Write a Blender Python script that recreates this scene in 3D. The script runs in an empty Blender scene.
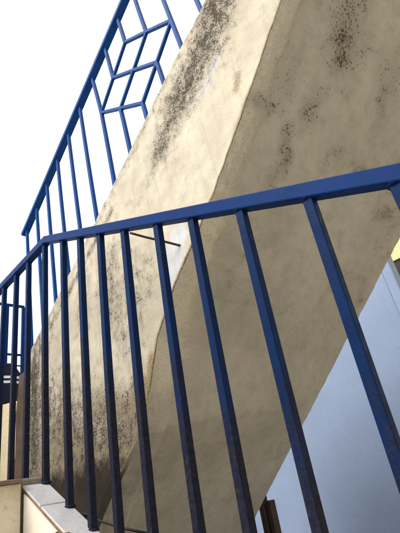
import bpy, bmesh, math, random
import numpy as np
from mathutils import Vector, Matrix, noise

random.seed(7)
H = 1.9                       # eye height above the yard; the modelling frame has its origin at the eye
scene = bpy.context.scene
COL = scene.collection
V = lambda x, y, z: Vector((x, y, z + H))

# ------------------------------------------------------------------ materials
def mat(name):
    m = bpy.data.materials.new(name); m.use_nodes = True
    nt = m.node_tree
    b = nt.nodes['Principled BSDF']
    return m, nt, b

def nd(nt, typ, **kw):
    n = nt.nodes.new(typ)
    for k, v in kw.items(): setattr(n, k, v)
    return n

def lk(nt, a, b): nt.links.new(a, b)

def tex_noise(nt, scale, detail=5, rough=.6, co=None, dist=0):
    n = nd(nt, 'ShaderNodeTexNoise')
    n.inputs['Scale'].default_value = scale; n.inputs['Detail'].default_value = detail
    n.inputs['Roughness'].default_value = rough; n.inputs['Distortion'].default_value = dist
    if co is not None: lk(nt, co, n.inputs['Vector'])
    return n.outputs['Fac']

def objco(nt):
    return nd(nt, 'ShaderNodeTexCoord').outputs['Object']

def ramp(nt, fac, stops):
    r = nd(nt, 'ShaderNodeValToRGB')
    el = r.color_ramp.elements
    while len(el) < len(stops): el.new(.5)
    for e, (p, c) in zip(el, stops):
        e.position = p
        e.color = (c, c, c, 1) if isinstance(c, (int, float)) else (*c, 1)
    lk(nt, fac, r.inputs['Fac'])
    return r.outputs['Color']

def mix(nt, fac, a, b, mode='MIX'):
    m = nd(nt, 'ShaderNodeMix', data_type='RGBA', blend_type=mode)
    for s, v in ((m.inputs[0], fac), (m.inputs[6], a), (m.inputs[7], b)):
        if isinstance(v, (int, float)): s.default_value = v
        elif isinstance(v, tuple): s.default_value = (*v, 1)
        else: lk(nt, v, s)
    return m.outputs[2]

def math_(nt, op, a, b=None, clamp=False):
    m = nd(nt, 'ShaderNodeMath', operation=op, use_clamp=clamp)
    for s, v in ((m.inputs[0], a), (m.inputs[1], b)):
        if v is None: continue
        if isinstance(v, (int, float)): s.default_value = v
        else: lk(nt, v, s)
    return m.outputs[0]

def smooth(nt, v, lo, hi):
    m = nd(nt, 'ShaderNodeMapRange', interpolation_type='SMOOTHSTEP')
    for i, x in ((1, lo), (2, hi)):
        if isinstance(x, (int, float)): m.inputs[i].default_value = x
        else: lk(nt, x, m.inputs[i])
    lk(nt, v, m.inputs[0])
    return m.outputs[0]

def bump(nt, b, h, strength, dist=.01, prev=None):
    n = nd(nt, 'ShaderNodeBump')
    n.inputs['Strength'].default_value = strength; n.inputs['Distance'].default_value = dist
    lk(nt, h, n.inputs['Height'])
    if prev is not None: lk(nt, prev, n.inputs['Normal'])
    lk(nt, n.outputs['Normal'], b.inputs['Normal'])
    return n.outputs['Normal']

def attr(nt, name):
    a = nd(nt, 'ShaderNodeAttribute'); a.attribute_name = name
    s = nd(nt, 'ShaderNodeSeparateColor'); lk(nt, a.outputs['Color'], s.inputs[0])
    return s.outputs[0], s.outputs[1], s.outputs[2], a.outputs['Alpha']

def plaster_material():
    """old limewashed cement: cream, black mould specks, ochre bare render, bluish worn patches"""
    m, nt, b = mat('mouldy_cream_plaster')
    co = objco(nt)
    mould, gold, pale, _ = attr(nt, 'marks'); dark = attr(nt, 'foot_shade')[0]  # mould also carries the shading painted on the lower third
    big = tex_noise(nt, 5, 6, .65, co); mid = tex_noise(nt, 24, 7, .72, co)
    fine = tex_noise(nt, 150, 5, .75, co); grit = tex_noise(nt, 260, 3, .6, co)
    c = mix(nt, ramp(nt, big, [(.35, 0.), (.68, 1.)]), (.565, .535, .45), (.44, .41, .335))
    c = mix(nt, math_(nt, 'MULTIPLY', ramp(nt, mid, [(.50, 0.), (.70, 1.)]), .55), c, (.47, .40, .29))
    pm = smooth(nt, math_(nt, 'ADD', pale, math_(nt, 'MULTIPLY', math_(nt, 'SUBTRACT', mid, .5), 1.4)), .32, .5)
    c = mix(nt, math_(nt, 'MULTIPLY', pm, .8), c, (.52, .55, .62))
    gm = smooth(nt, math_(nt, 'ADD', gold, math_(nt, 'MULTIPLY', math_(nt, 'SUBTRACT', fine, .5), 1.6)), .25, .6)
    gc = mix(nt, ramp(nt, fine, [(.40, 0.), (.60, 1.)]), (.060, .044, .024), (.38, .30, .165))
    c = mix(nt, gm, c, gc)
    # grey film under the mould (with water runs), then the specks
    mp = nd(nt, 'ShaderNodeMapping'); mp.inputs['Scale'].default_value = (1, 22, 2.6); mp.inputs['Rotation'].default_value = (.28, 0, 0)
    lk(nt, co, mp.inputs['Vector'])
    runs = tex_noise(nt, 1.6, 6, .65, mp.outputs[0])
    rn = math_(nt, 'MULTIPLY', smooth(nt, runs, .50, .72), math_(nt, 'ADD', .22, math_(nt, 'MULTIPLY', mould, .5)))
    c = mix(nt, rn, c, (.30, .27, .215))
    film = smooth(nt, math_(nt, 'ADD', mould, math_(nt, 'MULTIPLY', math_(nt, 'SUBTRACT', mid, .5), 1.5)), .28, 1.1)
    c = mix(nt, math_(nt, 'MULTIPLY', film, .80), c, (.22, .20, .165))
    th = math_(nt, 'SUBTRACT', math_(nt, 'SUBTRACT', .668, math_(nt, 'MULTIPLY', mould, .208)), math_(nt, 'MULTIPLY', math_(nt, 'SUBTRACT', runs, .5), .12))
    sp = smooth(nt, math_(nt, 'ADD', math_(nt, 'MULTIPLY', fine, .62), math_(nt, 'MULTIPLY', mid, .38)), th, math_(nt, 'ADD', th, .07))
    c = mix(nt, math_(nt, 'MULTIPLY', sp, .95), c, (.040, .034, .026))
    dk = smooth(nt, math_(nt, 'ADD', dark, math_(nt, 'MULTIPLY', math_(nt, 'SUBTRACT', mid, .5), .9)), .2, .75)  # foot of the side darkened in colour to stand for shade
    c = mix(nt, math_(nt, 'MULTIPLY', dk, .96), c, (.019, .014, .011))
    lk(nt, c, b.inputs['Base Color'])
    b.inputs['Roughness'].default_value = .92; b.inputs['Specular IOR Level'].default_value = .2
    n1 = bump(nt, b, mid, .30, .010)
    n2 = bump(nt, b, fine, .55, .005, n1)
    n3 = bump(nt, b, math_(nt, 'MULTIPLY', sp, -1), .5, .004, n2)
    bump(nt, b, grit, .4, .002, n3)
    return m

def soffit_material():
    m, nt, b = mat('grey_brown_cement')
    co = objco(nt)
    mould, strip, pale, dark = attr(nt, 'marks')
    big = tex_noise(nt, 3.5, 5, .6, co); mid = tex_noise(nt, 20, 7, .72, co)
    fine = tex_noise(nt, 110, 5, .72, co); grit = tex_noise(nt, 300, 3, .6, co)
    c = mix(nt, ramp(nt, big, [(.36, 0.), (.66, 1.)]), (.515, .50, .445), (.425, .412, .362))
    c = mix(nt, math_(nt, 'MULTIPLY', ramp(nt, mid, [(.45, 0.), (.72, 1.)]), .4), c, (.255, .24, .20))
    st = smooth(nt, math_(nt, 'ADD', strip, math_(nt, 'MULTIPLY', math_(nt, 'SUBTRACT', mid, .5), 2.2)), .2, 1.0)
    c = mix(nt, math_(nt, 'MULTIPLY', st, .75), c, (.53, .50, .42))
    c = mix(nt, math_(nt, 'MULTIPLY', smooth(nt, math_(nt, 'ADD', pale, math_(nt, 'MULTIPLY', math_(nt, 'SUBTRACT', mid, .5), 1.8)), .25, .8), .9), c, (.66, .62, .52))
    c = mix(nt, math_(nt, 'MULTIPLY', math_(nt, 'MULTIPLY', st, ramp(nt, fine, [(.54, 0.), (.66, 1.)])), .42), c, (.17, .145, .11))
    clus = tex_noise(nt, 7, 3, .6, co)
    mould = math_(nt, 'ADD', mould, math_(nt, 'MULTIPLY', smooth(nt, clus, .52, .72), .34))
    c = mix(nt, math_(nt, 'MULTIPLY', smooth(nt, mould, .3, 1.2), .55), c, (.20, .165, .125))
    th = math_(nt, 'SUBTRACT', .70, math_(nt, 'MULTIPLY', mould, .195))
    sp = smooth(nt, math_(nt, 'ADD', math_(nt, 'MULTIPLY', fine, .78), math_(nt, 'MULTIPLY', mid, .22)), th, math_(nt, 'ADD', th, .07))
    c = mix(nt, math_(nt, 'MULTIPLY', sp, .85), c, (.052, .040, .030))
    vo = nd(nt, 'ShaderNodeTexVoronoi', feature='DISTANCE_TO_EDGE'); vo.inputs['Scale'].default_value = 1.5
    wob = nd(nt, 'ShaderNodeVectorMath', operation='ADD'); lk(nt, co, wob.inputs[0])
    nv = nd(nt, 'ShaderNodeTexNoise'); nv.inputs['Scale'].default_value = 4; nv.inputs['Detail'].default_value = 6; lk(nt, co, nv.inputs['Vector'])
    sc = nd(nt, 'ShaderNodeVectorMath', operation='SCALE'); sc.inputs['Scale'].default_value = .5; lk(nt, nv.outputs['Color'], sc.inputs[0]); lk(nt, sc.outputs[0], wob.inputs[1])
    lk(nt, wob.outputs[0], vo.inputs['Vector'])
    crack = math_(nt, 'MULTIPLY', math_(nt, 'SUBTRACT', 1, smooth(nt, vo.outputs['Distance'], .0, .006)), smooth(nt, clus, .46, .56))
    c = mix(nt, math_(nt, 'MULTIPLY', crack, .16), c, (.10, .085, .065))
    c = mix(nt, math_(nt, 'MULTIPLY', smooth(nt, attr(nt, 'foot_shade')[0], .2, .8), .85), c, (.06, .048, .036))  # the painted foot shade carried round the arris
    lk(nt, c, b.inputs['Base Color'])
    b.inputs['Roughness'].default_value = .95; b.inputs['Specular IOR Level'].default_value = .10
    mp = nd(nt, 'ShaderNodeMapping'); mp.inputs['Scale'].default_value = (14, 2.2, 2.2); mp.inputs['Rotation'].default_value = (0, 0, .25)
    lk(nt, co, mp.inputs['Vector'])
    trow = tex_noise(nt, 2.2, 6, .7, mp.outputs[0])
    n0 = bump(nt, b, trow, .6, .012)
    n1 = bump(nt, b, mid, .55, .012, n0)
    hb = math_(nt, 'MULTIPLY', fine, math_(nt, 'ADD', .35, math_(nt, 'MULTIPLY', st, .25)))
    n2 = bump(nt, b, hb, .8, .006, n1)
    n3 = bump(nt, b, math_(nt, 'MULTIPLY', sp, -1), .8, .005, n2)
    bump(nt, b, grit, .35, .002, n3)
    return m

def paint_material(name, base, wear, rough=.36, wear_amt=.5):
    """brush-painted steel with chipped and dusty spots"""
    m, nt, b = mat(name)
    co = objco(nt)
    mid = tex_noise(nt, 14, 5, .65, co); fine = tex_noise(nt, 110, 5, .7, co); streak = tex_noise(nt, 40, 4, .6, co)
    dull = tuple(v * .78 + .003 for v in base)
    c = mix(nt, ramp(nt, mid, [(.38, 0.), (.66, 1.)]), base, dull)
    chip = smooth(nt, math_(nt, 'ADD', math_(nt, 'MULTIPLY', fine, .6), math_(nt, 'MULTIPLY', mid, .4)), .62 - .05 * wear_amt, .68)
    c = mix(nt, math_(nt, 'MULTIPLY', chip, .75), c, wear)
    lk(nt, c, b.inputs['Base Color'])
    lk(nt, ramp(nt, streak, [(.3, rough), (.7, rough + .1)]), b.inputs['Roughness']); b.inputs['IOR'].default_value = 1.10
    n1 = bump(nt, b, streak, .22, .002)
    bump(nt, b, fine, .14, .001, n1)
    return m

def baluster_material():
    """the same paint, its lower part worn to brown primer, with shade painted in"""
    m, nt, b = mat('worn_shaded_baluster_paint')
    co = objco(nt)
    mid = tex_noise(nt, 14, 5, .65, co); fine = tex_noise(nt, 110, 5, .7, co); streak = tex_noise(nt, 45, 4, .6, co)
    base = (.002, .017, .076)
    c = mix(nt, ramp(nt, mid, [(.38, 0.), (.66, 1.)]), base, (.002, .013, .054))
    wear, _, _, _ = attr(nt, 'marks')  # wear mask, also carries the shade painted on the lower bar
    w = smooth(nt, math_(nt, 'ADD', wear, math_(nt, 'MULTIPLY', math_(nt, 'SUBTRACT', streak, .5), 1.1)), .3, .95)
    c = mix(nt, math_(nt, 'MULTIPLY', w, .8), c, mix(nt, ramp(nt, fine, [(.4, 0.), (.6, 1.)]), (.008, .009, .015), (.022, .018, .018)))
    chip = smooth(nt, math_(nt, 'ADD', math_(nt, 'MULTIPLY', fine, .6), math_(nt, 'MULTIPLY', mid, .4)), .615, .67)
    c = mix(nt, math_(nt, 'MULTIPLY', chip, .4), c, (.10, .11, .14))
    lk(nt, c, b.inputs['Base Color'])
    lk(nt, ramp(nt, streak, [(.3, .38), (.7, .62)]), b.inputs['Roughness']); b.inputs['IOR'].default_value = 1.14
    n1 = bump(nt, b, streak, .22, .002)
    bump(nt, b, fine, .16, .001, n1)
    return m

def rough_material(name, c1, c2, c3=None, scale=8, rough=.85, bs=.3, bd=.006, spec=.3):
    m, nt, b = mat(name)
    co = objco(nt)
    big = tex_noise(nt, scale, 6, .65, co); fine = tex_noise(nt, scale * 12, 4, .65, co)
    c = mix(nt, ramp(nt, big, [(.36, 0.), (.66, 1.)]), c1, c2)
    if c3: c = mix(nt, math_(nt, 'MULTIPLY', ramp(nt, fine, [(.54, 0.), (.68, 1.)]), .7), c, c3)
    lk(nt, c, b.inputs['Base Color'])
    b.inputs['Roughness'].default_value = rough; b.inputs['Specular IOR Level'].default_value = spec
    n1 = bump(nt, b, big, bs, bd)
    bump(nt, b, fine, bs, bd * .3, n1)
    return m

M = {}
M['plaster'] = plaster_material()
M['soffit'] = soffit_material()
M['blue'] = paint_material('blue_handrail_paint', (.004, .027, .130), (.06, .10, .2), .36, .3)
M['baluster'] = baluster_material()
M['blue_lit'] = paint_material('sunlit_blue_rail_paint', (.010, .060, .235), (.10, .13, .22), .34, .4)  # lighter copy of the railing blue, glow against the sky put into colour
M['tile'] = rough_material('off_white_tile', (.72, .66, .53), (.62, .54, .40), (.50, .41, .28), 6, .42, .12, .002, .4)
M['tile_white'] = rough_material('white_glazed_tile', (.68, .67, .63), (.60, .58, .52), None, 6, .35, .08, .002, .4)
M['tile_top'] = rough_material('shaded_white_tile', (.40, .42, .46), (.34, .355, .39), (.25, .24, .22), 7, .30, .10, .002, .5)  # white tile, bluish shade on the kerb top put into its colour
M['grout'] = rough_material('rusty_grout', (.24, .165, .085), (.15, .10, .055), (.07, .05, .03), 30, .95, .5, .004)
M['nosing'] = rough_material('brown_tile_nosing', (.20, .145, .11), (.13, .095, .075), None, 20, .5, .2, .002)
M['cement'] = rough_material('raw_cement', (.26, .235, .19), (.20, .18, .145), (.12, .10, .08), 7, .95, .4, .008)
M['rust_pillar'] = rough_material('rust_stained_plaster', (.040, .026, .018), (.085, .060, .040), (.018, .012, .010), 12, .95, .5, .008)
M['sky_blue_wall'] = rough_material('pale_blue_painted_wall', (.235, .31, .475), (.215, .29, .445), (.205, .265, .40), 4, .6, .06, .003)
M['yellow_wall'] = rough_material('yellow_limewash', (.66, .55, .28), (.60, .49, .24), (.45, .36, .2), 5, .9, .2, .004)
M['cream_wall'] = rough_material('cream_limewash', (.74, .67, .47), (.68, .60, .41), (.36, .28, .16), 8, .9, .3, .006)
M['house_wall'] = rough_material('bounce_plaster', (.66, .63, .56), (.60, .57, .50), None, 3, .95, .3, .006)  # kept bright so the unseen mass bounces light onto the soffit
M['dark_brown'] = rough_material('dark_stained_wood', (.030, .022, .018), (.018, .014, .012), None, 10, .7, .2, .003)
M['timber'] = rough_material('weathered_brown_timber', (.060, .042, .032), (.038, .027, .022), (.020, .015, .012), 14, .85, .5, .005)
M['iron'] = rough_material('rusty_iron', (.050, .034, .026), (.030, .022, .018), (.12, .055, .025), 40, .8, .3, .002)
M['cable'] = rough_material('black_cable_rubber', (.02, .02, .021), (.014, .014, .015), None, 40, .55, .1, .001)
M['yard'] = rough_material('pale_concrete_yard', (.52, .48, .41), (.46, .425, .36), (.35, .32, .27), 2, .95, .4, .01)
M['navy_cloth'] = rough_material('navy_cloth', (.012, .014, .034), (.009, .010, .024), None, 25, .95, .3, .002)
M['white_cloth'] = rough_material('white_cloth_stripe', (.72, .72, .74), (.64, .64, .67), None, 25, .9, .2, .002)

# ------------------------------------------------------------------ object helpers
def link(o, parent=None):
    COL.objects.link(o)
    if parent is not None: o.parent = parent
    return o

def mesh_obj(name, bm, material, parent=None, smooth_=False):
    me = bpy.data.meshes.new(name)
    bm.normal_update(); bm.to_mesh(me); bm.free()
    mats = material if isinstance(material, (list, tuple)) else [material]
    for x in mats: me.materials.append(x)
    if smooth_:
        for p in me.polygons: p.use_smooth = True
    o = bpy.data.objects.new(name, me)
    link(o)
    if parent is not None:
        o.parent = parent
        o.matrix_parent_inverse = Matrix.Translation(-parent.location)
    return o

def tag(o, label=None, cat=None, group=None, kind=None):
    if label: o['label'] = label
    if cat: o['category'] = cat
    if group: o['group'] = group
    if kind: o['kind'] = kind
    return o

def thing(name, loc, label, cat, group=None):
    o = bpy.data.objects.new(name, None); link(o); o.location = loc
    o.empty_display_size = .1
    return tag(o, label, cat, group)

def prism(bm, ring_list, mi=0):
    """loft between rings of points, capped"""
    rs = [[bm.verts.new(p) for p in ring] for ring in ring_list]
    n = len(rs[0]); fs = []
    for a, b in zip(rs, rs[1:]):
        for i in range(n):
            fs.append(bm.faces.new((a[i], a[(i + 1) % n], b[(i + 1) % n], b[i])))
    fs.append(bm.faces.new(rs[0][::-1])); fs.append(bm.faces.new(rs[-1]))
    for f in fs: f.material_index = mi
    return fs

def profile(w, h, c):
    """chamfered (rounded) rectangle, counter-clockwise"""
    k = c * .3
    pts = []
    for sx, sy in ((1, 1), (-1, 1), (-1, -1), (1, -1)):
        q = [(sx * w / 2, sy * (h / 2 - c)), (sx * (w / 2 - k), sy * (h / 2 - k)), (sx * (w / 2 - c), sy * h / 2)]
        if sx * sy < 0: q.reverse()
        pts += q
    return pts

def sweep(bm, path, w, h, c, side=Vector((1, 0, 0)), mi=0):
    """rectangular tube along a mitred path; w measured along side"""
    pr = profile(w, h, c); rings = []
    for i, p in enumerate(path):
        d0 = (path[i] - path[i - 1]).normalized() if i else None
        d1 = (path[i + 1] - path[i]).normalized() if i < len(path) - 1 else None
        if d0 is None: d, k = d1, 1
        elif d1 is None: d, k = d0, 1
        else:
            d = (d0 + d1).normalized(); k = 1 / max(.3, d.dot(d0))
        s = (side - d * side.dot(d)).normalized()
        u = s.cross(d).normalized()
        rings.append([p + s * a + u * (b * k) for a, b in pr])
    return prism(bm, rings, mi)

def box(bm, x0, x1, y0, y1, z0, z1, c=.0, mi=0):
    vs = []
    geo = bmesh.ops.create_cube(bm, size=1)
    for v in geo['verts']:
        v.co = Vector((x0 if v.co.x < 0 else x1, y0 if v.co.y < 0 else y1, (z0 if v.co.z < 0 else z1) + H))
    fs = {f for v in geo['verts'] for f in v.link_faces}
    for f in fs: f.material_index = mi
    if c:
        es = {e for v in geo['verts'] for e in v.link_edges}
        r = bmesh.ops.bevel(bm, geom=list(es), offset=c, segments=2, profile=.6, affect='EDGES')
        for f in r['faces']: f.material_index = mi
    return

def set_marks(o, fn, name='marks'):
    me = o.data
    a = me.color_attributes.new(name, 'FLOAT_COLOR', 'POINT')
    n = len(me.vertices)
    co = np.empty(n * 3, 'f'); me.vertices.foreach_get('co', co); co = co.reshape(-1, 3).copy(); co[:, 2] -= H
    a.data.foreach_set('color', np.ascontiguousarray(fn(co), 'f').ravel())

def capsules(P2, lst):
    out = np.zeros(len(P2))
    for a, b, r, amp in lst:
        a = np.array(a); b = np.array(b); ab = b - a
        t = np.clip(((P2 - a) @ ab) / max(ab @ ab, 1e-9), 0, 1)
        d = np.linalg.norm(P2 - a - t[:, None] * ab, axis=1)
        out = np.maximum(out, amp * np.exp(-(d / (r * 1.7)) ** 2))
    return out

# ------------------------------------------------------------------ upper flight: mouldy stringer face + soffit
ARRIS = [(-.20, 1.78), (.275, 1.297), (.722, .838), (.855, .728), (.978, .626),
         (1.098, .494), (1.167, .354), (1.252, .221), (1.363, .137), (1.501, .046), (2.22, -.62)]
TOP = [(-1.4, 2.14), (-.25, 2.14), (.0, 1.955), (.548, 1.662), (.709, 1.585), (1.248, 1.300), (1.391, 1.217), (1.981, .912), (2.128, .838), (2.22, .79)]
RIGHT = [(-.20, 1.78), (.04, 1.36), (.567, .915), (1.756, -.066), (2.22, -.45)]
SX = .88; RX = 2.0; YEND = 2.22
MOULD_AND_SHADE = [((0.470, 1.610), (0.580, 1.470), 0.095, 1.00), ((0.580, 1.470), (0.775, 1.350), 0.085, 1.00), ((0.775, 1.350), (0.93, 1.215), 0.055, 0.85),
  ((0.937, 1.222), (1.041, 1.120), 0.038, 0.40), ((0.571, 1.641), (1.162, 1.321), 0.030, 0.55), ((1.162, 1.321), (2.041, 0.862), 0.032, 0.50),
  ((2.065, 0.790), (2.147, 0.241), 0.112, 0.80), ((1.828, 0.521), (1.860, 0.197), 0.084, 0.70), ((1.619, 0.305), (1.613, 0.125), 0.079, 0.75),
  ((1.313, 0.967), (1.379, 0.675), 0.047, 0.65), ((1.104, 0.797), (1.168, 0.668), 0.034, 0.55), ((1.18, .62), (1.25, .45), .05, .5), ((1.55, .95), (1.60, .75), .06, .5), ((1.36, .95), (1.22, .70), .07, .55), ((1.20, .88), (1.12, .70), .05, .5), ((2.0, .82), (1.3, 1.16), .02, .8), ((.95, 1.15), (.85, 1.05), .04, .3), ((2.1, .50), (1.45, .24), .14, .86), ((1.75, .36), (1.32, .25), .11, .85), ((2.12, .70), (2.10, .3), .07, 1.1), ((1.40, .85), (1.28, .55), .06, .6), ((1.259, 0.345), (1.344, 0.214), 0.041, 0.50),  # wide low spots are mould plus painted shading of the lower third
  ((1.422, 0.370), (1.479, 0.206), 0.041, 0.40), ((1.399, 1.149), (1.091, 1.079), 0.050, 0.25), ((0.473, 1.237), (0.515, 1.159), 0.023, 0.30),
  ((0.318, 1.331), (0.354, 1.247), 0.022, 0.30)]
GOLD = [((1.216, 0.317), (1.331, 0.179), 0.056, 1.00), ((1.428, 0.230), (1.418, 0.114), 0.057, 0.80), ((1.140, 0.440), (1.204, 0.314), 0.018, 0.60),
  ((1.85, 0.30), (1.474, 0.12), 0.10, 0.70), ((1.50, .36), (1.30, .30), .06, .6), ((2.1, .25), (1.8, .18), .09, .6), ((0.722, 0.838), (0.979, 0.621), 0.012, 0.40), ((0.497, 1.189), (0.521, 1.140), 0.015, 0.50),
  ((2.097, 0.547), (2.147, 0.241), 0.069, 0.60)]
PALE = [((0.912, 0.791), (0.991, 0.646), 0.029, 1.00), ((1.724, 0.367), (1.767, 0.258), 0.046, 0.60), ((0.549, 1.353), (0.651, 1.275), 0.027, 0.50),
  ((0.588, 1.288), (0.726, 1.271), 0.023, 0.40), ((1.250, 0.582), (1.275, 0.513), 0.020, 0.50)]
DARK = [((2.252, 0.06), (1.45, .035), 0.095, 1.00), ((2.2, -.3), (1.6, -.3), .3, 1.0)]  # shade along the foot of the stair side, painted in
SOFFIT = [((1.150, 0.176), (1.199, 0.231), 0.038, 1.00), ((1.172, 0.204), (1.296, 0.201), 0.026, 0.70), ((1.183, 0.263), (1.277, 0.240), 0.039, 0.50),
  ((1.447, 0.196), (1.483, 0.198), 0.036, 0.70), ((1.498, 0.130), (1.540, 0.142), 0.027, 0.60), ((1.164, 0.402), (1.148, 0.425), 0.024, 0.80),
  ((1.005, 0.413), (1.019, 0.423), 0.029, 0.70), ((1.094, 0.432), (1.080, 0.457), 0.019, 0.40), ((1.091, 0.504), (1.137, 0.574), 0.015, 1.00),
  ((1.124, 0.551), (1.100, 0.635), 0.019, 0.80), ((1.328, 0.510), (1.328, 0.524), 0.018, 0.60), ((0.905, 0.424), (0.922, 0.511), 0.016, 0.35),
  ((1.791, 0.758), (1.926, 0.947), 0.077, 0.50), ((1.888, 0.515), (1.920, 0.667), 0.046, 0.60), ((1.634, 0.482), (1.929, 0.488), 0.055, 0.45),
  ((1.403, 0.924), (1.412, 1.017), 0.047, 0.25), ((1.817, 1.187), (1.768, 1.280), 0.049, 0.35), ((1.156, 0.840), (1.161, 0.923), 0.035, 0.30),
  ((0.990, 0.970), (1.003, 1.104), 0.031, 0.35), ((0.910, 1.135), (0.953, 1.269), 0.020, 0.50), ((1.774, 0.401), (1.811, 0.381), 0.031, 1.00),
  ((1.781, 0.882), (1.798, 0.944), 0.049, 0.40)]

interp = lambda pts, y: float(np.interp(y, [p[0] for p in pts], [p[1] for p in pts]))

def build_upper_flight():
    root = thing('upper_staircase', V(1.44, 2.2, -H), 'mouldy cream concrete stair flight rising overhead, its rough grey underside in shade', 'staircase')
    bm = bmesh.new()
    ys = np.concatenate([np.linspace(-1.4, -.2, 12)[:-1], np.linspace(-.2, YEND, 430)])
    ns, nf = 96, 150
    TH = .10                                        # thickness of the stringer wall on top
    rows = []; reg = None
    for y in ys:
        zt, za, zr = interp(TOP, y), interp(ARRIS, y), interp(RIGHT, y)
        if y < -.2: za = zr = 1.78
        zt = max(zt, za + .25)
        jt = noise.noise((y * 9, 3.1, 0)) * .010 + noise.noise((y * 31, 1.1, 0)) * .005
        ja = noise.noise((y * 8, 9.1, 0)) * .005 + noise.noise((y * 27, 5.1, 0)) * .005 + noise.noise((y * 80, 2.7, 0)) * .003
        jr = noise.noise((y * 7, 4.4, 0)) * .003 + noise.noise((y * 30, 8.8, 0)) * .006
        row = []; r_ = []
        row.append((SX + TH, y, zt - .14)); r_.append(0)
        row.append((SX + TH, y, zt + jt)); r_.append(0)
        for i in range(ns):                          # stringer face, top to arris
            t = i / ns
            x = SX
            e = min(t, 1 - t) * abs(zt - za)
            if t == 0: x += .002
            d = noise.noise((y * 5, (zt + (za - zt) * t) * 5, 1)) * .004 + noise.noise((y * 18, (zt + (za - zt) * t) * 18, 2)) * .0025
            row.append((x + d * min(1, e / .02), y, zt + jt + (za + ja - zt - jt) * t)); r_.append(0)
        for i in range(nf + 1):                      # soffit, arris to right edge
            t = (i / nf) ** 1.25
            x = SX + .004 + (RX - SX + jr - .004) * t
            z = za + ja * max(0, 1 - t * 9) + (zr - za) * t
            w = min(1, t * 20, (1 - t) * 25)
            strip = max(0, 1 - (x - SX) / .13)
            d = noise.noise((x * 4, y * 5, 7)) * .007 + noise.noise((x * 15, y * 19, 5)) * (.003 + .004 * strip) + noise.noise((x * 70, y * 9 + x * 6, 3)) * .007 * strip + noise.noise((x * 60, y * 55, 9)) * .004 * strip
            lip = SX + .085 + .03 * noise.noise((y * 3, 6.6, 0)) + .012 * noise.noise((y * 14, 2.6, 0)) + .05 * max(0, y - .7)
            d -= .013 / (1 + math.exp(max(-30, min(30, (x - lip) / .0025))))
            row.append((x, y, z + d * w)); r_.append(1)
        row.append((RX + jr, y, zt - .14 if y > -.2 else zt)); r_.append(1)
        rows.append(row); reg = r_
    vv = [[bm.verts.new(V(*p)) for p in row] for row in rows]
    n = len(vv[0])
    for a, b in zip(vv, vv[1:]):
        for i in range(n):
            j = (i + 1) % n
            f = bm.faces.new((a[i], b[i], b[j], a[j]))
            f.material_index = 1 if (reg[i] and reg[j]) else 0
    bm.faces.new(vv[0]); bm.faces.new(vv[-1][::-1])
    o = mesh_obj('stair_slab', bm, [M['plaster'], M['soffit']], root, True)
    def marks(co):
        yz = co[:, 1:3]; xy = co[:, 0:2]
        side = (np.arange(len(co)) % n) < 2 + ns
        out = np.zeros((len(co), 4))
        out[:, 0] = np.where(side, .20 + .88 * capsules(yz, MOULD_AND_SHADE), np.interp(xy[:, 1], [.45, 1.0], [.27, .06]) + .66 * capsules(xy, [(a_, b_, r_ * 1.7, m_) for a_, b_, r_, m_ in SOFFIT]))
        wid = .10 + .16 * np.clip((co[:, 1] - .6) / .5, 0, 1)
        strip = np.clip((1 - (co[:, 0] - SX - .01) / wid) * 1.6, 0, 1)
        lowsoft = np.clip((1.42 - co[:, 1]) / .3, .1, 1)
        out[:, 1] = np.where(side, capsules(yz, GOLD), strip * lowsoft)
        out[:, 2] = np.where(side, capsules(yz, PALE), capsules(xy, [((.90, .80), (.93, 1.12), .045, 1.0), ((.90, .2), (.90, .75), .015, .5)]))
        out[:, 3] = np.where(side, capsules(yz, DARK), np.clip((co[:, 1] - 1.25) / .3, 0, 1) * .0)
        return out
    set_marks(o, marks)
    def foot_shade(co):
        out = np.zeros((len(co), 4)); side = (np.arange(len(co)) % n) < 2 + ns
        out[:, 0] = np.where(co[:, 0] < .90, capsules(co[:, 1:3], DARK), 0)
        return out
    set_marks(o, foot_shade, 'foot_shade')
    o.data.set_sharp_from_angle(angle=math.radians(48))
    # treads behind the stringer
    for k in range(8):
        y1 = 2.2 - .30 * k; z = .30 + .165 * k
        bm = bmesh.new(); box(bm, SX + TH + .002, RX, y1 - .30, y1, interp(TOP, min(y1, 2.2)) - .135, max(z, interp(TOP, y1) - .06), .004)
        mesh_obj('tread', bm, M['cement'], root)
    return root

build_upper_flight()

# ------------------------------------------------------------------ lower flight: tiled kerb, treads, landing
def kerb_z(y): return .116 - .515 * (1.462 - y)
KI, KO = .578, .661

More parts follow.
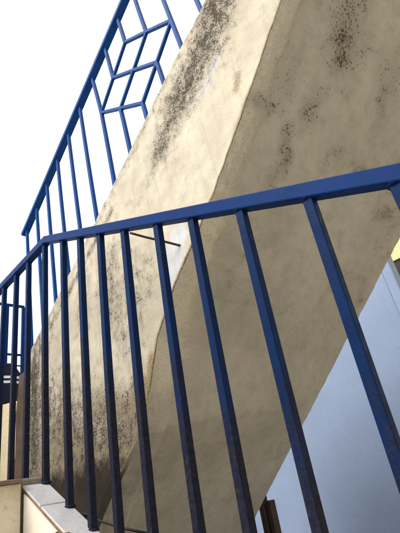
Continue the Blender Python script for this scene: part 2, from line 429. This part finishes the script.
def build_lower_flight():
    root = thing('lower_staircase', V(0, -2.4, -H), 'tiled lower stair flight with white kerb tiles and brown nosing below the blue railing', 'staircase')
    # raw core of the kerb (shows as grout between the tiles)
    bm = bmesh.new()
    ring = lambda x: [V(x, -2.3, kerb_z(-2.3)), V(x, 1.462, kerb_z(1.462)), V(x, 1.462, -.5), V(x, -2.3, kerb_z(-2.3) - .5)]
    prism(bm, [ring(KI), ring(KO)])
    mesh_obj('kerb_core', bm, M['grout'], root)
    # tiles on the kerb top, a joint every 0.2 m
    js = [1.458, 1.325] + [1.125 - .2 * k for k in range(17)]
    bm = bmesh.new()
    for a, b in zip(js, js[1:]):
        g = .0022; j = random.uniform(-.002, .002)
        pts = [(KI - .004, a - g), (KI - .004, b + g), (KO - .006 + j, b + g), (KO - .006 + j, a - g)]
        dz = random.uniform(0, .0015)
        lo = [V(x, y, kerb_z(y) + .001) for x, y in pts]; hi = [V(x, y, kerb_z(y) + .0085 + dz) for x, y in pts]
        prism(bm, [lo, hi])
    bmesh.ops.bevel(bm, geom=bm.edges[:], offset=.0016, segments=1, affect='EDGES')
    mesh_obj('kerb_top_tiles', bm, M['tile_top'], root)
    # tiles on the kerb's stair-side face, cut to the slope and to each tread
    bm = bmesh.new()
    for k in range(9):
        ya = 1.440 - .30 * k; zt = .140 - .160 * (k + 1)
        yb = ya - .30
        lo = zt + .003
        yc = max(yb + .003, 1.462 - (.116 - .009 - lo) / .515 + .004)
        if yc > ya - .03: continue
        q = [(ya - .003, kerb_z(ya) - .009), (ya - .003, lo), (yc, lo), (yc, kerb_z(yc) - .009)]
        prism(bm, [[V(KI - .001, y, z) for y, z in q], [V(KI - .0065, y, z) for y, z in q]])
    mesh_obj('kerb_face_tiles', bm, M['tile_white'], root)
    X0 = -.50
    for k in range(11):
        yr = 1.447 - .30 * k; zt = .140 - .160 * k
        bm = bmesh.new()
        # riser tiles with thin grout gaps
        x = KI - .010; zlo = zt - .1575 if k < 11 else -H
        while x > X0 + .01:
            xa = max(X0, x - .235)
            box(bm, xa + .0015, x - .0015, yr, yr + .008, zlo, zt - .013, .0012)
            x = xa
        mesh_obj('riser', bm, M['tile'], root)
        bm = bmesh.new()
        y1 = yr + .30 if k else 3.45
        box(bm, X0, KI - .009, yr + .0085, y1 + .008, -H + .001, zt - .0125)
        mesh_obj('step_core', bm, M['grout'], root)
        bm = bmesh.new()
        box(bm, X0, KI - .012, yr - .016, yr + .035, zt - .012, zt, .004)
        mesh_obj('nosing', bm, M['nosing'], root)
        bm = bmesh.new()
        box(bm, X0, KI - .012, yr + .0365, y1, zt - .012, zt - .001, .0015)
        mesh_obj('tread', bm, M['tile'], root)
    # landing edge past the kerb and the part of the landing that reaches the upper flight
    bm = bmesh.new(); box(bm, KI - .008, KO, 1.464, 3.45, -.16, .142, .006)
    mesh_obj('landing_edge', bm, M['cement'], root)
    bm = bmesh.new(); box(bm, KO + .002, RX, 2.66, 3.45, -.16, .139, .006)
    mesh_obj('landing', bm, M['cement'], root)

build_lower_flight()

# ------------------------------------------------------------------ railings
def bar_mesh(p0, p1, w, depth=None, rings=14):
    bm = bmesh.new()
    n = rings
    bend = random.uniform(-.0032, .0032)
    path = [p0.lerp(p1, i / n) + Vector((0, bend * math.sin(math.pi * i / n), 0)) for i in range(n + 1)]
    sweep(bm, path, depth or w, w, w * .11)
    return bm

def weld(bm, p, r):
    bmesh.ops.create_icosphere(bm, subdivisions=2, radius=r, matrix=Matrix.Translation(p) @ Matrix.Diagonal((1.25, 1.25, .6, 1)))

RXL = .648
def rail_low(y): return 1.018 + (y - 1.427) * .489 if y < 1.44 else 1.024 + (y - 1.44) * .035
def build_lower_railing():
    root = thing('stair_railing', V(RXL, 1.44, -.0), 'near blue steel stair railing with square bars crossing the whole picture', 'railing', 'blue stair railings')
    bm = bmesh.new()
    sweep(bm, [V(RXL, y, rail_low(y)) for y in (-1.6, -.8, 0, .5, 1.0, 1.437, 1.9, 2.6)], .031, .0305, .003)
    o = mesh_obj('handrail', bm, M['blue'], root)
    ys = [-1.19, -1.04, -.89, -.74, -.59, -.44, -.29, -.145, .003, .155, .303, .461, .609, .742, .897, 1.033, 1.165, 1.295, 1.455, 1.618, 1.753, 1.901, 2.045, 2.19, 2.335, 2.48]
    for y in ys:
        zt = rail_low(y) - .012; zb = kerb_z(y) - .012 if y < 1.46 else .132
        j = random.uniform(-.004, .004)
        yf = y + j * .5 + .016 * min(1, max(0, (1.46 - y) / .5))
        bm = bar_mesh(V(RXL, yf, zb), V(RXL, y, zt), .0205, .0195)
        weld(bm, V(RXL, y, zt - .003), .013)
        weld(bm, V(RXL, yf, zb + .020), .014)
        b = mesh_obj('baluster', bm, M['baluster'], root)
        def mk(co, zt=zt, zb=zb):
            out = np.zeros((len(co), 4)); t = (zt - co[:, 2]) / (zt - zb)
            out[:, 0] = np.clip((t - .16) / .52, 0, 1)  # wear and painted shade grow down the bar
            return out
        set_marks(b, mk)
build_lower_railing()

UX = .93
def rail_up(y): return 1.7125 - .557 * (y - 2.396)
def build_upper_railing():
    root = thing('stair_railing', V(UX, 2.2, .8), 'upper blue stair railing with a diamond lattice, on the overhead flight against white sky', 'railing', 'blue stair railings')
    bm = bmesh.new()
    sweep(bm, [V(UX, 2.405, rail_up(2.405)), V(UX, 1.5, rail_up(1.5)), V(UX, .5, rail_up(.5)), V(UX, -.25, rail_up(-.25)), V(UX, -1.35, rail_up(-.25) + .01)], .043, .028, .003)
    mesh_obj('handrail', bm, M['blue_lit'], root)
    top = lambda y: interp(TOP, y)
    def line_foot(p, lean=.115):                    # where a leaning bar meets the stringer
        y, z = p
        for _ in range(60):
            if z <= top(y) - .03: break
            z -= .02; y -= .02 * lean
        return (y, z)
    def bar(a, b, name='baluster', w=.0175):
        bm = bar_mesh(V(UX, *b), V(UX, *a), w, rings=4)
        mesh_obj(name, bm, M['blue_lit'], root)
    W_ = .1523
    for k in range(6):                               # plain bars before the lattice
        y = 2.362 - W_ * k if k else 2.362
        a = (y, rail_up(y) - .010); bar(a, line_foot(a))
    u = np.array((-.1385, .1315)); v = np.array((-.170, -.1305)); p00 = np.array((1.379, 1.884))
    N = lambda i, j: tuple(p00 + u * i + v * j)
    for y, n in ((1.442, N(0, 0)), (1.285, N(1, 0)), (1.137, N(2, 0)), (.985, N(2, 1)), (.825, N(2, 2))):
        bar((y, rail_up(y) - .010), n)
    for n in (N(0, 0), N(0, 1), N(0, 2), N(1, 2), N(2, 2)):
        bar(n, line_foot(n, .10))
    for i in range(3): bar(N(i, 0), N(i, 2), 'lattice_bar', .0162)
    for j in range(3): bar(N(0, j), N(2, j), 'lattice_bar', .0156)
    for k in range(7):
        y = .67 - W_ * k; a = (y, rail_up(y) - .010 if y > -.25 else rail_up(-.25)); bar(a, line_foot(a, .08))
build_upper_railing()

# ------------------------------------------------------------------ small things on the stair
def tube(name, pts, r, material, seg=8, parent=None):
    bm = bmesh.new(); rings = []
    for i, p in enumerate(pts):
        d = (pts[min(i + 1, len(pts) - 1)] - pts[max(i - 1, 0)]).normalized()
        s = d.orthogonal().normalized()
        s = (Vector((0, 0, 1)) - d * d.z); s = s.normalized() if s.length > .05 else d.orthogonal().normalized()
        t = d.cross(s)
        rings.append([p + (s * math.cos(q) + t * math.sin(q)) * r for q in (math.tau * k / seg for k in range(seg))])
    prism(bm, rings)
    return mesh_obj(name, bm, material, parent, True)

a, b = Vector((.90, .893, .748)), Vector((.745, 1.002, .826))
pts = [V(*(a.lerp(b, i / 12) + Vector((0, .0008 * math.sin(i * .9), -.001 * math.sin(math.pi * i / 12))))) for i in range(13)]
tag(tube('steel_rod', pts, .0042, M['iron']), 'thin rusty steel rod sticking out of the cream plaster above the bluish patch', 'rod')
pts = [V(x, y, z) for x, y, z in ((.876, 1.66, .020), (.858, 1.58, .012), (.850, 1.542, .003), (.846, 1.489, -.012), (.850, 1.415, -.030), (.862, 1.369, -.046), (.90, 1.30, -.07))]
tag(tube('cable', pts, .004, M['cable']), 'short black cable at the dark foot of the mouldy stair side', 'cable')

# rust stained pillar at the low end of the flight
bm = bmesh.new()
n = 26; rings = []
for i in range(n + 1):
    z = -H + (.742 + H) * i / n
    f = lambda k: noise.noise((z * 6, k, .3)) * .010 + noise.noise((z * 23, k, 2.3)) * .005
    x0, x1, y0, y1 = .893 + f(1), 1.12, 2.226, 2.40 + f(5)
    if i > n - 3: y1 -= .05 * (i - n + 3) / 3
    rings.append([V(x0 + .012, y0, z), V(x1, y0, z), V(x1, y1, z), V(x0 + .02, y1, z), V(x0, y1 - .02, z), V(x0, y0 + .015, z)])
prism(bm, rings)
tag(mesh_obj('pillar', bm, M['rust_pillar']), 'narrow rust brown plastered pillar at the low end of the upper stair flight', 'pillar')

# timber prop under the right edge of the soffit
t = thing('timber_prop', V(2.12, 1.86, -H), 'brown weathered prop of two boards standing under the right lower edge of the stair', 'post')
for dx, dy, w, zt in ((0, 0, .034, -.052), (.012, -.044, .030, -.085)):
    bm = bmesh.new(); sweep(bm, [V(2.10 + dx, 1.866 + dy, -H), V(2.10 + dx, 1.87 + dy, -.9), V(2.10 + dx, 1.866 + dy, zt)], .05, w, .004)
    mesh_obj('board', bm, M['timber'], t)

# ------------------------------------------------------------------ right: pale blue wall with a moulded jamb, yellow house behind
t = thing('house_wall', V(2.9, 3, -H), 'pale blue painted house wall with moulded vertical trim in the shade under the stair', 'wall')
bm = bmesh.new(); box(bm, 2.80, 2.90, 1.035, 7.0, -H, 2.6, .004); mesh_obj('wall_panel', bm, M['sky_blue_wall'], t)
bm = bmesh.new(); box(bm, 2.77, 2.87, .984, 1.033, -H, 2.6, .006); mesh_obj('trim', bm, M['sky_blue_wall'], t)
bm = bmesh.new(); box(bm, 2.735, 2.84, .908, .974, -H, 2.6, .010); mesh_obj('trim', bm, M['sky_blue_wall'], t)

t = thing('yellow_house', V(7, 2, -H), 'sunlit yellow house wall with dark window head, glimpsed beyond the blue wall', 'house')
bm = bmesh.new(); box(bm, 5.6, 9, -1.0, 3.6, 2.30, 4.6); box(bm, 5.75, 9, -1.0, 3.6, -H, 2.297)
mesh_obj('wall', bm, M['yellow_wall'], t)
bm = bmesh.new(); box(bm, 5.62, 5.748, .4, 2.4, 1.2, 2.297, .01); mesh_obj('window_head', bm, M['dark_brown'], t)

# ------------------------------------------------------------------ left: terrace wall, its railing, laundry
bm = bmesh.new()
plan = [(1.62, 3.55), (1.30, 4.06), (-3.0, 4.06), (-3.0, 4.30), (1.62, 4.30)]
rings = [[V(x + .006 * noise.noise((z * 7, k, 0)), y, z if z < .9 else z + .025 * noise.noise((x * 3, y * 3, 2))) for k, (x, y) in enumerate(plan)] for z in np.linspace(-H, .985, 24)]
prism(bm, rings)
tag(mesh_obj('terrace_wall', bm, M['cream_wall']), 'sunlit cream plastered terrace wall seen behind the leftmost railing bars', 'wall')
t = thing('terrace_railing', V(1.4, 4.1, .98), 'far thin blue railing with two horizontal rails on the cream terrace wall', 'railing')
for z, r in ((2.022, .022), (1.503, .018), (1.395, .012)):
    bm = bmesh.new(); sweep(bm, [V(-2.9, 4.1, z), V(1.60, 4.1, z)], r * 1.4, r, .003, Vector((0, 1, 0))); mesh_obj('rail', bm, M['blue'], t)
x = 1.595
while x > -2.9:
    bm = bmesh.new(); sweep(bm, [V(x, 4.1, .97), V(x, 4.1, 2.012)], .034, .034, .004, Vector((0, 1, 0))); mesh_obj('post', bm, M['blue'], t)
    x -= .165 if x > 1.5 else .34

def build_cloth():
    t = thing('striped_cloth', V(1.3, 4.1, 1.4), 'dark navy cloth with two white stripes hung over the far terrace rail', 'laundry')
    W0, W1 = .95, 1.592
    bm = bmesh.new(); nx, nz = 60, 40
    grid = []
    path = [( .026 + .008, z) for z in np.linspace(.955, 1.395, nz)] + [(.022, 1.408), (0, 1.416), (-.022, 1.408)] + [(-.034, z) for z in np.linspace(1.395, 1.02, 24)]
    for k, (dy, z) in enumerate(path):
        row = []
        for i in range(nx + 1):
            w1 = min(W1, 1.49 + max(0, 1.405 - z) * .85 + .02 * noise.noise((z * 20, 1, 1)))
            x = W0 + (w1 - W0) * i / nx
            hang = max(0, 1.40 - z)
            fold = (math.sin(x * 34 + 1.5 * math.sin(z * 6)) * .020 + math.sin(x * 71 + 2) * .008) * min(1, hang * 4)
            zz = z + (noise.noise((x * 6, 0, 4)) * .03 if hang > .25 else 0)
            row.append(bm.verts.new(V(x + .01 * noise.noise((x * 4, z * 7, 1)), 4.1 - dy - (fold + .012 * min(1, hang * 4)) * (1 if dy >= 0 else -1), zz)))
        grid.append(row)
    for j, (a, b) in enumerate(zip(grid, grid[1:])):
        z = path[j][1]; front = path[j][0] > .03
        for i in range(nx):
            f = bm.faces.new((a[i], a[i + 1], b[i + 1], b[i]))
            f.material_index = 1 if front and (1.213 < z < 1.237 or 1.255 < z < 1.277) else 0
    o = mesh_obj('cloth', bm, [M['navy_cloth'], M['white_cloth']], t, True)
    s = o.modifiers.new('thick', 'SOLIDIFY'); s.thickness = .004
build_cloth()

# ------------------------------------------------------------------ unseen masses added round the viewpoint to shade and bounce light
t = thing('house', V(1, -3, -H), 'unseen house mass added behind the viewpoint to steer light on the stair', 'house')
bm = bmesh.new(); box(bm, -4.0, 7.0, -6.0, -2.75, -H, 5.5, .01); mesh_obj('wall', bm, M['house_wall'], t)  # unseen, added for the light it blocks and throws back
t = thing('shade_parapet', V(-.6, 1, -H), 'unseen low parapet added beside the lower stair to shade its bars and kerb', 'wall')
bm = bmesh.new()
pr = [(-2.4, -H), (3.45, -H), (3.45, .56), (1.45, .56), (-2.4, .56 - .50 * 3.85)]  # unseen outline, height set for the shade it gives
prism(bm, [[V(-.62, y, z) for y, z in pr], [V(-.505, y, z) for y, z in pr]])
mesh_obj('wall', bm, M['cement'], t)

# ------------------------------------------------------------------ ground
bm = bmesh.new()
bmesh.ops.create_grid(bm, x_segments=8, y_segments=8, size=400)
for v in bm.verts: v.co.z = 0
tag(mesh_obj('ground', bm, M['yard']), kind='structure')

# ------------------------------------------------------------------ camera
R = Matrix(((.7405, -.1981, -.6422), (-.65, -.454, -.6094), (-.1708, .8687, -.4649)))   # columns: right, up, back
cam = bpy.data.cameras.new('camera'); co_ = bpy.data.objects.new('camera', cam); COL.objects.link(co_)
co_.matrix_world = Matrix.Translation((0, 0, H)) @ R.to_quaternion().to_matrix().to_4x4()
cam.sensor_fit = 'VERTICAL'; cam.sensor_height = 36; cam.lens = 430 / 533 * 36
cam.clip_start = .02; cam.clip_end = 2000
scene.camera = co_

# ------------------------------------------------------------------ light
AZ, EL = math.radians(-72), math.radians(47)      # azimuth from +y towards +x
sd = Vector((math.sin(AZ) * math.cos(EL), math.cos(AZ) * math.cos(EL), math.sin(EL)))
sun = bpy.data.lights.new('sun', 'SUN'); so = bpy.data.objects.new('sun', sun); COL.objects.link(so)
sun.energy = 1.3; sun.angle = math.radians(28); sun.color = (1, .93, .80)
so.rotation_euler = sd.to_track_quat('Z', 'Y').to_euler(); so.location = (0, 0, 30)
w = bpy.data.worlds.new('World'); scene.world = w; w.use_nodes = True
nt = w.node_tree; bg = nt.nodes['Background']
sky = nt.nodes.new('ShaderNodeTexSky'); sky.sky_type = 'NISHITA'; sky.sun_disc = False
sky.sun_elevation = EL; sky.sun_rotation = AZ; sky.dust_density = 6; sky.air_density = 1.0; sky.ozone_density = 1.0
tc = nt.nodes.new('ShaderNodeTexCoord')
cl = nt.nodes.new('ShaderNodeTexNoise'); cl.inputs['Scale'].default_value = 1.6; cl.inputs['Detail'].default_value = 6
nt.links.new(tc.outputs['Generated'], cl.inputs['Vector'])
veil = nt.nodes.new('ShaderNodeMapRange'); nt.links.new(cl.outputs['Fac'], veil.inputs[0])
for i, x in ((1, .3), (2, .7), (3, .70), (4, .92)): veil.inputs[i].default_value = x
mx = nt.nodes.new('ShaderNodeMix'); mx.data_type = 'RGBA'
nt.links.new(veil.outputs[0], mx.inputs[0]); nt.links.new(sky.outputs[0], mx.inputs[6]); mx.inputs[7].default_value = (4.6, 4.6, 4.7, 1)   # bright thin cloud
nt.links.new(mx.outputs[2], bg.inputs[0]); bg.inputs[1].default_value = .15

vs = scene.view_settings
vs.view_transform = 'Standard'; vs.look = 'None'; vs.gamma = 1; vs.use_curve_mapping = False
vs.exposure = 1.3
